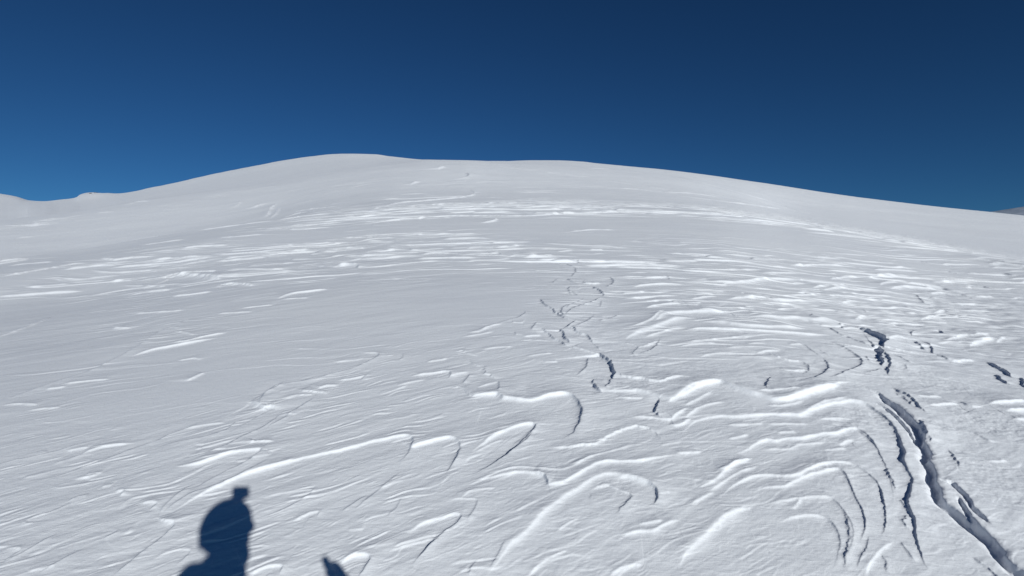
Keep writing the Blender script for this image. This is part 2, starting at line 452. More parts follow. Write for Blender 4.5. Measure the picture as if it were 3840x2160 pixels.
L('E', 9, [(2360,510),(2450,450),(2576,430),(2720,425),(2880,430),(2960,455)], 'sm')
L('E', 10, [(2130,640),(2250,580),(2380,540),(2500,490),(2600,470),(2700,475)], 'sm')
L('E', 6, [(2290,405),(2420,375),(2600,362)], 's')
L('E', 4, [(2100,330),(2250,318),(2400,305),(2576,300)])
L('E', 4, [(2220,700),(2300,680),(2380,650),(2390,660),(2330,720),(2220,750)], 'j')
L('E', 3, [(2120,650),(2240,690),(2200,740),(2230,780)], 'j')
L('E', 8, [(-60,80),(0,78),(60,76),(127,80),(125,98)], 's')
L('E', 3, [(130,92),(300,80),(600,50),(800,40)])
L('E', 4, [(900,0),(1100,-2),(1290,0),(1400,8),(1660,10)], 's')
L('E', 4, [(1560,40),(1700,42),(1790,42),(1780,55)])
L('E', 3, [(1450,108),(1600,110)])
L('E', 3, [(1650,80),(1720,100)], 'd')
# mid right
L('F', 9, [(440,465),(550,470),(700,475),(850,470),(980,490),(1100,500),(1200,500)], 'sm')
L('F', 9, [(110,495),(300,510),(420,530),(600,540),(750,545),(960,548)], 'sm')
L('F', 6, [(-20,570),(120,548),(300,555),(500,560),(650,570),(800,580),(950,595),(1160,603)])
L('F', 4, [(-30,665),(150,640),(350,620),(580,597)])
L('F', 3.5, [(-30,690),(100,665),(260,660)])
L('F', 4, [(550,738),(640,718),(750,714)])
L('F', 3, [(480,670),(560,660),(640,665)])
L('F', 3, [(800,665),(900,665)])
L('F', 8, [(-30,190),(150,195),(350,205),(450,200),(600,180),(750,180),(940,180)], 's')
L('F', 4, [(-60,88),(200,105),(620,108)])
L('F', 6, [(310,335),(480,315),(600,315),(680,330),(800,340),(1060,346)], 's')
L('F', 4, [(60,330),(180,310),(270,308)])
L('F', 4, [(590,132),(720,130),(870,130)])
L('F', 4, [(790,75),(1000,68),(1260,75)])
L('F', 4, [(1430,105),(1600,105),(1800,118)])
L('F', 4.5, [(1390,172),(1500,150),(1620,150),(1780,162)])
L('F', 4, [(1100,177),(1220,162),(1320,160),(1355,172)])
L('F', 6, [(1560,248),(1680,232),(1800,240),(1940,248)], 's')
L('F', 4, [(1490,225),(1530,205),(1640,205)])
L('F', 4, [(-30,368),(130,382)])
L('F', 4, [(1170,357),(1280,338)])
L('F', 4, [(970,242),(1100,225),(1240,220)])
L('F', 3.5, [(1040,257),(1180,240),(1310,238)])
L('F', 3.5, [(740,300),(880,295),(1050,290)])
L('F', 4, [(1870,285),(1950,275),(2030,290)])
L('F', 4, [(1870,200),(2100,195),(2230,210)])
L('F', 4, [(2200,310),(2350,305)])
L('F', 4, [(2120,130),(2350,145),(2450,145)])
L('F', 5, [(2290,58),(2420,65),(2640,88)])
L('F', 5, [(2310,30),(2440,50),(2640,82)], 'd')
L('F', 5, [(2420,130),(2500,148),(2640,165)], 'd')
L('F', 4, [(1790,40),(1880,58)], 'd')
L('F', 4, [(2000,118),(2080,132)], 'd')
L('F', 5, [(2270,232),(2315,244)], 'd')
L('F', 5, [(1865,315),(1910,325)], 'd')
L('F', 4, [(2100,290),(2200,318)], 'd')
L('F', 17, [(1270,525),(1360,555),(1440,590),(1520,630),(1545,650),(1520,690),(1495,705)], 'd')
L('F', 7, [(1090,530),(1180,580),(1260,610),(1330,640),(1400,670),(1440,690)], 'jd')
L('F', 17, [(1425,680),(1500,700),(1502,760),(1512,835)], 'd(')
L('F', 10, [(1525,730),(1560,780),(1575,810),(1555,860),(1550,905)], 'd')
L('F', 5, [(1385,745),(1410,790),(1435,802)], 'd')
L('F', 6, [(1050,765),(1090,810),(1103,850),(1070,890),(1000,930),(890,962)], 'm')
L('F', 3.5, [(915,663),(1000,730),(1060,765)], 'd')
L('F', 3, [(1030,708),(1090,740)], 'd')
L('F', 5, [(1385,815),(1300,850),(1240,880),(1180,910),(1100,930)], '')
L('F', 7, [(675,920),(640,970),(635,1025)], 'dj')
L('F', 3, [(1500,840),(1450,870),(1385,882)], 'j')
L('F', 4, [(1680,840),(1700,865)], 'd')
L('F', 3, [(1600,760),(1680,800),(1730,830)], 'j')
L('F', 8, [(1745,660),(1800,690),(1835,715)], 'dj')
L('F', 7, [(1780,640),(1850,670),(1885,710),(1888,748)], 'dj')
L('F', 7, [(1915,752),(1960,770),(2020,798)], 'd')
L('F', 11, [(2285,810),(2380,850),(2440,880),(2505,925)], 'd')
L('F', 9, [(2362,895),(2400,930),(2475,975)], 'd')
L('F', 8, [(2540,920),(2575,950),(2575,1000)], 'd')
L('F', 6, [(1755,565),(1735,580),(1730,600)], 'd')
L('F', 7, [(1925,565),(1955,575),(1965,598)], 'd')
L('F', 5, [(2150,570),(2230,590)], 'd')
L('F', 4, [(890,425),(980,450),(960,470)], 'dj')
L('F', 4, [(1365,405),(1390,420)], 'd')
L('F', 5, [(360,435),(400,455),(450,470)], 'dj')
L('F', 5, [(1180,510),(1220,550)], 'dj')
L('F', 5, [(2020,803),(2120,795),(2220,800)], 'j')
L('F', 5, [(1550,650),(1620,635),(1700,650)], 's')
L('F', 5, [(1890,435),(1960,415),(2010,430)], 's')
L('F', 5, [(1790,485),(1880,465),(1940,450)], 's')
L('F', 6, [(1950,645),(2030,630),(2120,605),(2200,610),(2320,585)], 's')
L('F', 7, [(2170,690),(2200,650),(2260,635),(2390,622)], 's')
L('F', 5, [(2370,650),(2400,620),(2440,610)], 's')
L('F', 4, [(1300,480),(1340,455),(1400,455)], 's')
L('F', 3, [(700,410),(800,400),(900,405)], 'j')
L('F', 3, [(1740,240+0),(1760,290),(1800,330),(1830,370)][1:], '')
# far slopes
L('H', 3, [(40,500),(150,490),(400,480),(700,462),(1000,447),(1300,452),(1600,462),(1900,475)], 'j')
L('H', 4, [(-100,620),(0,620),(200,600),(420,575),(800,545),(1000,545),(1400,545),(1700,525),(2200,520),(2576,560)], 'j')
L('H', 3, [(300,545),(500,525),(900,505)], 'j')
L('H', 3, [(120,738),(250,715),(420,708)], '')
L('H', 3, [(130,740),(300,742),(420,740)], 's')
L('H', 4, [(0,795),(100,790),(185,790)], 's')
L('H', 3, [(160,820),(300,805),(420,805)], 's')
L('H', 4, [(0,850),(200,845),(440,835)], '')
L('H', 5, [(30,880),(300,868),(480,850),(640,848)], 's')
L('H', 4, [(600,840),(700,822),(860,826),(890,835)], '')
L('H', 4, [(880,838),(1050,835),(1190,826),(1200,838)], '')
L('H', 4, [(740,722),(860,716),(1000,712),(1130,718)], 's')
L('H', 4, [(930,790),(1050,782),(1160,790)], 's')
L('H', 3, [(1160,785),(1250,778),(1340,782)], '')
L('H', 3, [(1200,845),(1400,852),(1600,855),(1670,850)], '')
L('H', 3, [(1340,860),(1500,850),(1640,840)], '')
L('H', 3, [(1570,882),(1700,885),(1790,880)], '')
L('H', 3, [(1490,745),(1600,755),(1750,765),(2000,772),(2140,778)], '')
L('H', 3, [(1630,815),(1750,803)], '')
L('H', 3, [(1870,803),(1980,803)], '')
L('H', 2.5, [(1700,665),(1800,655),(1900,648),(2100,650)], '')
L('H', 5, [(-40,925),(60,920),(128,922)], 's')
L('H', 3, [(340,775),(520,770)], '')
L('H', 3, [(560,690),(640,680),(830,683)], '')
L('G', 3.4, [(920,735),(1080,712),(1250,690),(1420,665)], '')
L('G', 2.55, [(1450,658),(1700,625),(1900,600),(2100,575)], '')
L('G', 3.4, [(-40,895),(100,880),(240,862)], '')
L('G', 2.55, [(20,925),(200,905),(420,890)], '')
L('G', 3.4, [(1330,800),(1500,775),(1740,763)], '')
L('G', 3.4, [(1080,880),(1250,870),(1500,858),(1680,845)], 's')
L('G', 2.98, [(1000,905),(1200,893),(1350,880)], '')
L('G', 3.4, [(750,865),(860,875),(1000,860),(1200,845)], 'j')
L('G', 2.55, [(1040,770),(1300,735),(1420,720)], '')
L('G', 2.55, [(1620,712),(1850,695),(2010,680)], '')
L('G', 3.4, [(2080,580),(2300,545),(2576,520)], '')
L('G', 3.4, [(2150,625),(2350,612),(2576,598)], 'j')
L('G', 2.55, [(1940,640),(2150,640),(2250,648),(2576,620)], 'j')
L('G', 3.4, [(2130,820),(2300,805),(2420,805)], '')
L('G', 2.55, [(2380,800),(2450,815),(2576,812)], '')
L('G', 3.4, [(1640,880),(1800,860),(2060,842)], '')
L('G', 2.55, [(1830,930),(2000,915),(2250,900)], '')
L('G', 2.55, [(2260,915),(2360,912)], 's')
L('G', 2.55, [(2370,920),(2576,930)], 's')
L('G', 2.55, [(980,455),(1040,435),(1150,430)], 's')
L('G', 2.5, [(730,520),(870,513)], '')
L('G', 2.5, [(130,705),(250,700)], '')
L('G', 2.5, [(240,610),(390,605)], '')
L('G', 2.5, [(300,575),(360,572)], 's')
L('I', 2, [(-30,548),(100,560),(250,575),(450,590),(620,605),(850,625)], 'j')
L('I', 2, [(-10,400),(120,412),(300,435),(550,465),(750,490)], 'j')
L('I', 2.5, [(-200,360),(0,368),(150,385),(330,412)], '')
L('I', 2, [(-100,240),(50,270),(250,320),(450,375),(650,430),(900,510),(1070,540)], '')
L('I', 3, [(2290,895),(2576,935),(2700,950)], '')

# old ski turns high on the slope
L('H', 4, [(735,192),(750,180),(800,175)])
L('H', 4, [(800,266),(880,264),(935,255),(965,240),(950,226),(915,220)][::-1], '')
L('H', 4, [(525,310),(560,290),(607,286)])
L('H', 4, [(300,478),(450,447),(620,432),(780,417),(900,403),(990,388),(1014,370)], '')
L('H', 2.5, [(1010,372),(980,352),(930,346)][::-1], 'j')
L('H', 4, [(1030,600),(1120,588),(1170,575),(1150,555)], 'j')
L('H', 2.5, [(1100,150),(1250,160),(1400,185),(1560,215),(1660,235)], 'j')
L('H', 2, [(1150,165),(1350,190),(1500,205)], 'j')
L('H', 2, [(1650,222),(1780,240),(1900,247)], '')
L('H', 2, [(1950,270),(2100,290),(2300,320),(2450,345),(2576,365)], 'j')
L('H', 2.5, [(2050,335),(2200,338),(2350,355),(2576,382)], 'j')
L('H', 2, [(1860,184),(1940,186),(2040,192)], '')
L('H', 2, [(860,288),(950,284)], '')
L('G', 3.4, [(1930,480),(1950,460),(1975,462)], 'j')
L('G', 4.25, [(2010,560),(2030,510),(2070,460),(2110,440)], 'j')
L('G', 2.55, [(2030,565),(2080,530),(2110,480)], 'j')
L('G', 2.5, [(2120,560),(2250,520),(2400,500)], 'j')
L('G', 2.5, [(2200,515),(2350,490),(2560,465)], 'j')
L('G', 2, [(1760,485),(1800,460),(1810,430)], 'j')
L('G', 2, [(1820,600),(1860,580),(1905,560)], 'j')

L('E', 7, [(1775,490),(1740,520),(1690,545),(1655,562)], 'd')
L('E', 6, [(1978,303),(1900,350),(1800,385),(1720,420),(1700,460)], 'd')
L('F', 4, [(600,720),(700,760),(800,790),(900,800),(960,850),(900,900)], 'j')
L('F', 3, [(300,700),(420,690),(560,690),(700,700),(820,730)], '')
L('F', 3, [(120,770),(260,740),(420,735)], '')
L('E', 4, [(2280,620),(2400,580),(2500,550),(2620,540)], '')
L('E', 4, [(2150,560),(2260,530),(2360,480),(2440,420)], '')
L('F', 5, [(1100,640),(1220,690),(1320,750),(1360,800),(1330,850)], '')
L('F', 4, [(700,850),(820,870),(960,860)], 'j')

# stacked lips of the bowl: bright where they face the sun, curling over into dark drops on the right
_lips = [
 (9, [(-60,420),(0,370),(60,300),(150,265),(260,248),(420,255),(560,245),(700,235),(820,240),(900,240),(980,200),(1100,160),(1240,135),(1320,140),(1390,160),(1460,200),(1540,255),(1600,330),(1635,400),(1655,460),(1682,530),(1668,580),(1700,640),(1738,730),(1722,820),(1702,890),(1720,960),(1758,1040),(1757,1110),(1775,1200),(1808,1280),(1825,1350),(1870,1410),(1930,1480)], 'm'),
 (6.5, [(330,575),(400,530),(480,500),(560,450),(640,425),(700,435),(780,415),(860,415),(940,405),(1060,380),(1160,375),(1240,345),(1300,330),(1350,350),(1400,395),(1460,465),(1510,560),(1550,660),(1580,770),(1590,880),(1570,960)], '>'),
 (6.5, [(250,900),(350,790),(430,740),(540,700),(640,690),(760,705),(860,700),(960,645),(1080,605),(1180,590),(1290,605),(1360,645),(1420,690),(1475,750),(1508,830),(1525,920),(1533,1000),(1530,1080),(1500,1150),(1460,1230)], '>'),
 (5.5, [(500,845),(600,790),(690,780),(770,775),(850,735),(950,690),(1050,660),(1150,640),(1210,660),(1250,720),(1285,800),(1320,880),(1357,950),(1378,1030),(1375,1110),(1340,1190),(1290,1280)], '>'),
 (4, [(560,940),(680,900),(800,880),(920,860),(1040,850),(1120,860),(1180,910),(1230,980),(1275,1060),(1290,1140),(1270,1230),(1230,1330),(1215,1449)], '>'),
 (5, [(700,1060),(820,1010),(940,990),(1040,1000),(1120,1040),(1170,1110),(1190,1200),(1170,1300),(1130,1420)], 's>'),
]
for _h, _p, _f in _lips: L('C', _h, _p, _f)
L('C', 6, [(1640,400),(1655,460),(1682,530),(1668,580),(1700,640)], 'd')
L('C', 7.5, [(1738,730),(1722,820),(1702,890),(1720,960),(1758,1040),(1757,1110),(1775,1200),(1808,1280),(1825,1350),(1900,1440)], 'd')
L('C', 6, [(1475,750),(1508,830),(1525,920),(1533,1000),(1530,1080),(1500,1150)], 'd')
L('C', 5, [(1320,880),(1357,950),(1378,1030),(1375,1110),(1340,1190)], 'd')

L('B', 8, [(2080,700),(2180,716),(2280,745),(2340,775),(2385,820),(2388,880),(2350,930)], '')
L('C', 6, [(-60,120),(0,95),(70,55),(150,20),(230,0),(290,0)], '')
L('C', 6, [(600,120),(700,140),(800,138),(880,108),(1000,68),(1110,40),(1200,5)], '')
L('C', 4, [(620,165),(720,172),(820,165),(920,130)], '')

def catmull(P, step):
    P = np.array(P, float)
    P = np.vstack([2 * P[0] - P[1], P, 2 * P[-1] - P[-2]])
    o = []
    for i in range(1, len(P) - 2):
        n = max(2, int(np.linalg.norm(P[i + 1] - P[i]) / step))
        t = np.linspace(0, 1, n, endpoint=False)[:, None]
        o.append(.5 * (2 * P[i] + (P[i + 1] - P[i - 1]) * t + (2 * P[i - 1] - 5 * P[i] + 4 * P[i + 1] - P[i + 2]) * t**2
                       + (3 * P[i] - P[i - 1] - 3 * P[i + 1] + P[i + 2]) * t**3))
    o.append(P[-2][None])
    return np.vstack(o)

def apply_ledge(reg, hpx, pts, fl):
    ox, oy = OFF[reg]
    pix = [((ox + x / 2.0125) * .67083, (oy + y / 2.0125) * .67083) for x, y in pts]
    pix = catmull(pix, 7.0)
    W = np.array([ground(*p) for p in pix])
    rr = W[:, 2]; W = W[:, :2]
    r_mean = float(np.mean(rr))
    seg = np.diff(W, axis=0); sl = np.linalg.norm(seg, axis=1)
    keep = np.concatenate([[True], sl > 1e-5])
    W = W[keep]; rr = rr[keep]
    if len(W) < 2: return
    seg = np.diff(W, axis=0); sl = np.linalg.norm(seg, axis=1)
    arc = np.concatenate([[0], np.cumsum(sl)]); tot = arc[-1]
    hpx_m = hpx * rr / FPX                                # height in metres along the ledge
    hm = float(hpx_m.max())
    soft = 's' in fl; jag = 'j' in fl; deep = 'd' in fl
    if not deep and reg in 'ABCEF': hpx_m = hpx_m * .80; hm *= .80
    if deep:
        q = .75 if reg == 'E' else .62
        if reg == 'C' and hpx < 10: q = .5
        hpx_m = hpx_m * q; hm *= q
    Lh = (7 if not soft else 10) * hm                     # how far the high side takes to fall back to the mean
    Ll = (5 if not deep else 4.5) * hm
    fw = (.36 if not soft else .62) * hm                  # width of the face
    if deep: fw = .18 * hm
    fw = max(fw, .0016 * r_mean)
    pad = 3.2 * max(Lh, Ll)
    x0, y0 = W.min(0) - pad; x1, y1 = W.max(0) + pad
    # candidate vertices
    th_all = np.arctan2(np.array([x0, x1, x0, x1]), np.maximum(np.array([y0, y0, y1, y1]), .05))
    i0 = max(0, np.searchsorted(TH[:NA], th_all.min()) - 1); i1 = min(NA, np.searchsorted(TH[:NA], th_all.max()) + 1)
    rlo = max(R[0], rr.min() - pad); rhi = rr.max() + pad
    k0 = max(0, np.searchsorted(R, rlo) - 1); k1 = min(NR, np.searchsorted(R, rhi) + 1)
    xs = GX[i0:i1, k0:k1]; ys = GY[i0:i1, k0:k1]
    sel = (xs > x0) & (xs < x1) & (ys > y0) & (ys < y1)
    if not sel.any(): return
    px = xs[sel].astype(np.float32); py = ys[sel].astype(np.float32)
    best = np.full(px.shape, 1e12, np.float32); ah = np.zeros_like(best); sw = np.zeros(px.shape, np.float64); sg = np.zeros_like(sw); s8 = np.zeros_like(sw); sa = np.zeros_like(sw)
    for n in range(len(seg)):
        ax, ay = W[n]; dx, dy = seg[n]; l2 = sl[n] ** 2
        t = ((px - ax) * dx + (py - ay) * dy) / l2
        tc = np.clip(t, 0, 1)
        ex = px - ax - tc * dx; ey = py - ay - tc * dy
        d2 = ex * ex + ey * ey
        nb = d2 < best
        best = np.where(nb, d2, best); ah = np.where(nb, arc[n] + tc * sl[n], ah)
        d2 = d2 / (hm * hm) + 1e-6
        wt = 1.0 / (d2 * d2)
        cr = dx * (py - ay) - dy * (px - ax)
        w8 = wt * wt
        sw += wt; sg += wt * np.where(cr >= 0, 1, -1); s8 += w8; sa += w8 * (arc[n] + tc * sl[n])
    sg = sg / sw; ar = (sa / s8).astype(np.float32); dist = np.sqrt(best)
    a = ar / tot; ah = ah / tot
    e0 = .22 if '(' not in fl else .04
    e1 = .60 if '>' in fl else .22 if ')' not in fl else .04
    env = sst(0, e0, a) * sst(0, e1, 1 - a) * sst(0, .03, ah) * sst(0, .03, 1 - ah)
    env = env * (1 + (.35 if not deep else .12) * gnoise(ar / (9 * hm) + hpx * 7.7, ar * 0 + hpx, 3))
    ec = np.clip(env, .18, 1.3)
    hh = np.interp(ar, arc, hpx_m).astype(np.float32) * env
    nzs = hm * (.42 if deep else .7 if jag else .22) * fbm(px / (3.5 * hm), py / (3.5 * hm), 21, 4 if deep else 3 if jag else 2)
    def prof(s):
        # profile: high shelf, sharp lip, face that eases out at its foot
        hi = np.exp(-np.clip(s, 0, None) / (Lh * (.35 + .65 * ec))) * .5
        low = 1 - .62 * np.exp(np.clip(s, None, 0) / (fw * ec)) - .38 * np.exp(np.clip(s, None, 0) / (2.5 * fw * ec))
        back = np.exp(np.clip(s, None, 0) / Ll)
        z = np.where(s >= 0, hi, np.where(low < .5, .5 - low, (.5 - low) * back))
        kr = .45 if 'm' in fl else .30                        # the lip stands up as a crest that falls away on both sides
        rl, rh = (5.5 * hm, 9 * hm) if 'm' in fl else (2.2 * hm, 3.0 * hm)
        if not deep:
            z = z + kr * np.where(s < 0, np.exp(np.clip(s, None, 0) / rl), np.exp(-np.clip(s, 0, None) / rh)) * (1 - .5 * np.exp(-np.abs(s) / (.4 * hm)))
        if deep and hpx >= 9 and reg == 'C':                                 # an open crack under the lip
            z = z - .75 * np.exp(-((s + .55 * hm) / (.55 * hm)) ** 2)
        return z
    z = prof(dist + nzs) * (1 + sg) * .5 + prof(nzs - dist) * (1 - sg) * .5
    sub = DISP[i0:i1, k0:k1]
    sub[sel] += (z * hh)

for _l in LEDGES:
    apply_ledge(*_l)

# ------------------------------------------------------------------ small wind-carved strata, ripples and grain between the big ledges
dR = np.gradient(R)
XF = GX[:NA].astype(np.float64); YF = GY[:NA].astype(np.float64)
pX = PX[:NA]; pY = PY[:NA]
D = DISP[:NA]
rw = R[None, :] + 0 * XF
def blob(x, y, rx, ry, a=1.0, ang=0.0):
    c, s = math.cos(math.radians(ang)), math.sin(math.radians(ang))
    u = (pX - x) * c + (pY - y) * s; v = -(pX - x) * s + (pY - y) * c
    return a * np.exp(-((u / rx) ** 2 + (v / ry) ** 2))
def lod(lam):                                   # fade a wavelength out where the mesh cannot carry it
    return sst(1.6, 3.5, lam / np.maximum(dR, 1e-4))[None, :]

# flat strata cut by the slope: t counts crust layers up the hill, noise breaks them into lenses
def strata(lx, ly, spacing, h, mask, seed, sharp=.16, rot=0.0, nz=1.0, cut=(0.0, .35)):
    c, s = math.cos(rot), math.sin(rot)
    u = XF * c + YF * s; v = -XF * s + YF * c
    t = v / spacing + nz * fbm(u / lx, v / ly, seed, 3)
    f = t - np.floor(t)
    ramp = np.clip((f - (1 - sharp)) / sharp, 0, 1)
    ramp = ramp * ramp * (3 - 2 * ramp)
    saw = ramp - f                              # rises sharply going uphill, eases back between
    lens = sst(cut[0], cut[1], fbm(u / (lx * 1.3), v / (spacing * 1.1), seed + 9, 2))
    return (saw + .5) * h * lens * mask

m_far = (blob(1300, 528, 420, 16, 1.5) + blob(1000, 541, 330, 16, 1.1, -5) + blob(1720, 532, 300, 13, 1.3, 4) + blob(2050, 572, 260, 14, 1.0, 9)
         + blob(2300, 608, 300, 17, .9, 9))
m_mid = (blob(1080, 612, 330, 34, 1.2) + blob(520, 655, 420, 45, 1.0, -4) + blob(180, 735, 330, 28, .6, -3) + blob(1500, 655, 450, 30, .8)
         + blob(2100, 690, 600, 75, .95, 3) + blob(800, 700, 250, 22, .5) + blob(2500, 700, 300, 60, .6))
m_low = (blob(2050, 760, 500, 60, .9) + blob(1850, 880, 350, 60, .5) + blob(1550, 760, 200, 60, .35) + blob(2350, 830, 330, 90, .5) + blob(350, 820, 250, 60, .35))
D += strata(4.5, 1.8, .85, .10, np.clip(m_far, 0, 1.2), 40, sharp=.26, nz=1.2, cut=(-.12, .2))
D += strata(3.0, 1.6, .62, .042, np.clip(m_mid, 0, 1.2), 50, sharp=.14, rot=.05, cut=(-.02, .3))
D += strata(1.7, .9, .30, .026, np.clip(m_mid * .9 + m_low * .6, 0, 1.0) * lod(.14), 60, sharp=.16, rot=.08, cut=(.02, .35))
D += strata(.9, .5, .22, .020, np.clip(m_low, 0, 1.0), 70, sharp=.16, rot=.15, cut=(.0, .35)) * lod(.08)
# far upper slopes: faint streaks
m_up = (blob(120, 562, 160, 12, 1.0, -8) + blob(420, 520, 150, 10, .6, -10) + blob(1200, 480, 500, 50, .30) + blob(1900, 500, 250, 25, .25) + blob(900, 500, 300, 40, .2))
D += strata(9, 4, 5.0, .32, np.clip(m_up, 0, 1), 80, sharp=.22, cut=(.05, .4))

D += strata(7, 2.6, 2.0, .05, sst(45, 90, rw) * (1 - sst(180, 300, rw)), 83, sharp=.22, cut=(.05, .4))
D += strata(4, 1.6, 1.1, .022, sst(18, 30, rw) * (1 - sst(70, 110, rw)), 86, sharp=.22, cut=(.1, .4))
D += strata(1.4, .5, .26, .0075, sst(4, 7, rw) * (1 - sst(16, 26, rw)) * (.35 + .65 * sst(-.1, .4, fbm(XF / 5, YF / 3, 190, 2))), 89, sharp=.2, rot=.12, cut=(.0, .4)) * lod(.06)
# near field: small scoops running with the wind, bright lip up-slope, faint dark tail
def streaks(ang, lu, lv, h, mask, seed, sharp=.2, nz=1.1):
    c, s = math.cos(ang), math.sin(ang)
    u = XF * c + YF * s; v = -XF * s + YF * c
    q = v / lv + nz * fbm(u / lu, v / (lv * 2.2), seed, 2)
    f = q - np.floor(q)
    ramp = np.clip((f - (1 - sharp)) / sharp, 0, 1); ramp = ramp * ramp * (3 - 2 * ramp)
    lens = sst(.12, .42, fbm(u / (lu * .8), v / (lv * 1.5), seed + 5, 2))
    return (ramp - f + .5) * h * lens * mask
near = 1 - sst(4.0, 9, rw)
left = 1 - sst(900, 1600, pX)
smooth_patch = 1 - np.clip(blob(500, 980, 420, 75, .9, -14) + blob(1250, 770, 260, 45, .9) + blob(2150, 1330, 200, 90, .7) + blob(330, 905, 330, 40, .6, -12), 0, .93)
D += streaks(math.radians(33), .22, .030, .0026, near * smooth_patch * (.35 + .65 * left), 90) * lod(.02)
D += streaks(math.radians(30), .45, .085, .0065, near * smooth_patch * (.35 + .65 * left), 95, sharp=.18) * lod(.03)
D += streaks(math.radians(22), .30, .060, .0026, near * smooth_patch * (1 - left) * .8, 97, sharp=.2) * lod(.03)
scaly = np.clip(blob(1800, 1250, 420, 220, 1.0) + blob(1500, 1000, 350, 120, .7) + blob(2000, 920, 500, 90, .8) + blob(1300, 1330, 350, 150, .5), 0, 1) * (1 - sst(6, 11, rw))
D += streaks(math.radians(14), .13, .045, .0018, scaly, 101, sharp=.2, nz=1.4) * lod(.02)
D += streaks(math.radians(6), .5, .11, .0026, scaly, 105, sharp=.16, nz=1.5) * lod(.03)
# oriented soft ripples and swell
def orient(ang, lu, lv, seed, o=3):
    c, s = math.cos(ang), math.sin(ang)
    return fbm((XF * c + YF * s) / lu, (-XF * s + YF * c) / lv, seed, o)
D += .0012 * orient(math.radians(32), .35, .06, 120) * near * smooth_patch
D += .004 * orient(math.radians(28), 1.2, .30, 124) * smooth_patch * (1 - sst(9, 20, rw))
D += .010 * orient(.1, 4, 1.6, 128, 2) * sst(3, 8, rw) * (1 - sst(60, 140, rw))
D += .09 * orient(0, 30, 13, 131, 3) * sst(25, 60, rw)
D += .2 * orient(0, 110, 60, 135, 2) * sst(60, 160, rw)
# coarse broken crust on the right
m_r = np.clip(blob(2350, 880, 300, 130, 1.0) + blob(2450, 1150, 250, 250, .8) + blob(2130, 1250, 90, 220, .7) + blob(1650, 960, 160, 60, .6) + blob(1850, 960, 260, 30, .5)
              + blob(2120, 900, 120, 60, .6) + blob(1500, 850, 150, 80, .5) + blob(2300, 1040, 200, 90, .8), 0, 1)
m_r = m_r * (.55 + .9 * sst(-.3, .5, fbm(XF / .7, YF / .5, 170, 2)))
D += .0034 * fbm(XF / .13, YF / .12, 140, 4, .6) * m_r * lod(.03)
D += .020 * fbm(XF / .55, YF / .35, 146, 3) * np.clip(blob(2400, 830, 330, 110, 1.0) + blob(2250, 780, 400, 50, .4), 0, 1)
D += .0006 * fbm(XF / .06, YF / .04, 150, 3, .6) * near
DISP[:NA] = D
# fade the relief out where the coarse sector behind the camera begins
edge = sst(0, .05, np.minimum(np.arange(NA), NA - 1 - np.arange(NA)) / NA)[:, None]
DISP[:NA] *= edge
Z = Zbase + DISP
# low outcrops and cornice lumps on the far left skyline
Z[:NA] += 1.6 * np.clip(blob(232, 489, 36, 3.5, 1.0), 0, 1) * sst(.1, .5, fbm(XF / 22, YF / 30, 160, 3) + .35)

# ------------------------------------------------------------------ materials
def new_mat(name, base, rough=.6, **kw):
    m = bpy.data.materials.new(name); m.use_nodes = True
    b = m.node_tree.nodes['Principled BSDF']
    b.inputs['Base Color'].default_value = (*base, 1)
    b.inputs['Roughness'].default_value = rough
    for k, v in kw.items():
        b.inputs[k].default_value = v
    return m, m.node_tree, b

snow, st, sb = new_mat("snow", (.855, .88, .925), .62)
sb.inputs['Specular IOR Level'].default_value = .22

N = st.nodes.new
tc = N('ShaderNodeTexCoord')
geo = N('ShaderNodeNewGeometry')
cdn = N('ShaderNodeVectorMath'); cdn.operation = 'LENGTH'
st.links.new(tc.outputs['Object'], cdn.inputs[0])          # distance from the foot point, fades the fine grain
# grain of the crust: wind-aligned fine texture + crystals
mp = N('ShaderNodeMapping'); mp.inputs['Rotation'].default_value = (0, 0, math.radians(-32)); mp.inputs['Scale'].default_value = (9, 46, 20)
st.links.new(tc.outputs['Object'], mp.inputs[0])
n1 = N('ShaderNodeTexNoise'); n1.inputs['Scale'].default_value = 1.0; n1.inputs['Detail'].default_value = 5; n1.inputs['Roughness'].default_value = .62
st.links.new(mp.outputs[0], n1.inputs[0])
n2 = N('ShaderNodeTexNoise'); n2.inputs['Scale'].default_value = 170; n2.inputs['Detail'].default_value = 4
st.links.new(tc.outputs['Object'], n2.inputs[0])
n3 = N('ShaderNodeTexNoise'); n3.inputs['Scale'].default_value = 1.0; n3.inputs['Detail'].default_value = 4; n3.inputs['Roughness'].default_value = .6
mp3 = N('ShaderNodeMapping'); mp3.inputs['Scale'].default_value = (.5, 1.6, .5)
st.links.new(tc.outputs['Object'], mp3.inputs[0]); st.links.new(mp3.outputs[0], n3.inputs[0])
fade = N('ShaderNodeMapRange'); fade.inputs['From Min'].default_value = 3; fade.inputs['From Max'].default_value = 9
fade.inputs['To Min'].default_value = 1; fade.inputs['To Max'].default_value = .0
st.links.new(cdn.outputs['Value'], fade.inputs['Value'])
b1 = N('ShaderNodeBump'); b1.inputs['Distance'].default_value = .0022
st.links.new(n1.outputs['Fac'], b1.inputs['Height']); st.links.new(fade.outputs[0], b1.inputs['Strength'])
b2 = N('ShaderNodeBump'); b2.inputs['Distance'].default_value = .0009; b2.inputs['Strength'].default_value = .8
st.links.new(n2.outputs['Fac'], b2.inputs['Height']); st.links.new(b1.outputs[0], b2.inputs['Normal'])
b3 = N('ShaderNodeBump'); b3.inputs['Distance'].default_value = .05; b3.inputs['Strength'].default_value = .10
st.links.new(n3.outputs['Fac'], b3.inputs['Height']); st.links.new(b2.outputs[0], b3.inputs['Normal'])
st.links.new(b3.outputs[0], sb.inputs['Normal'])
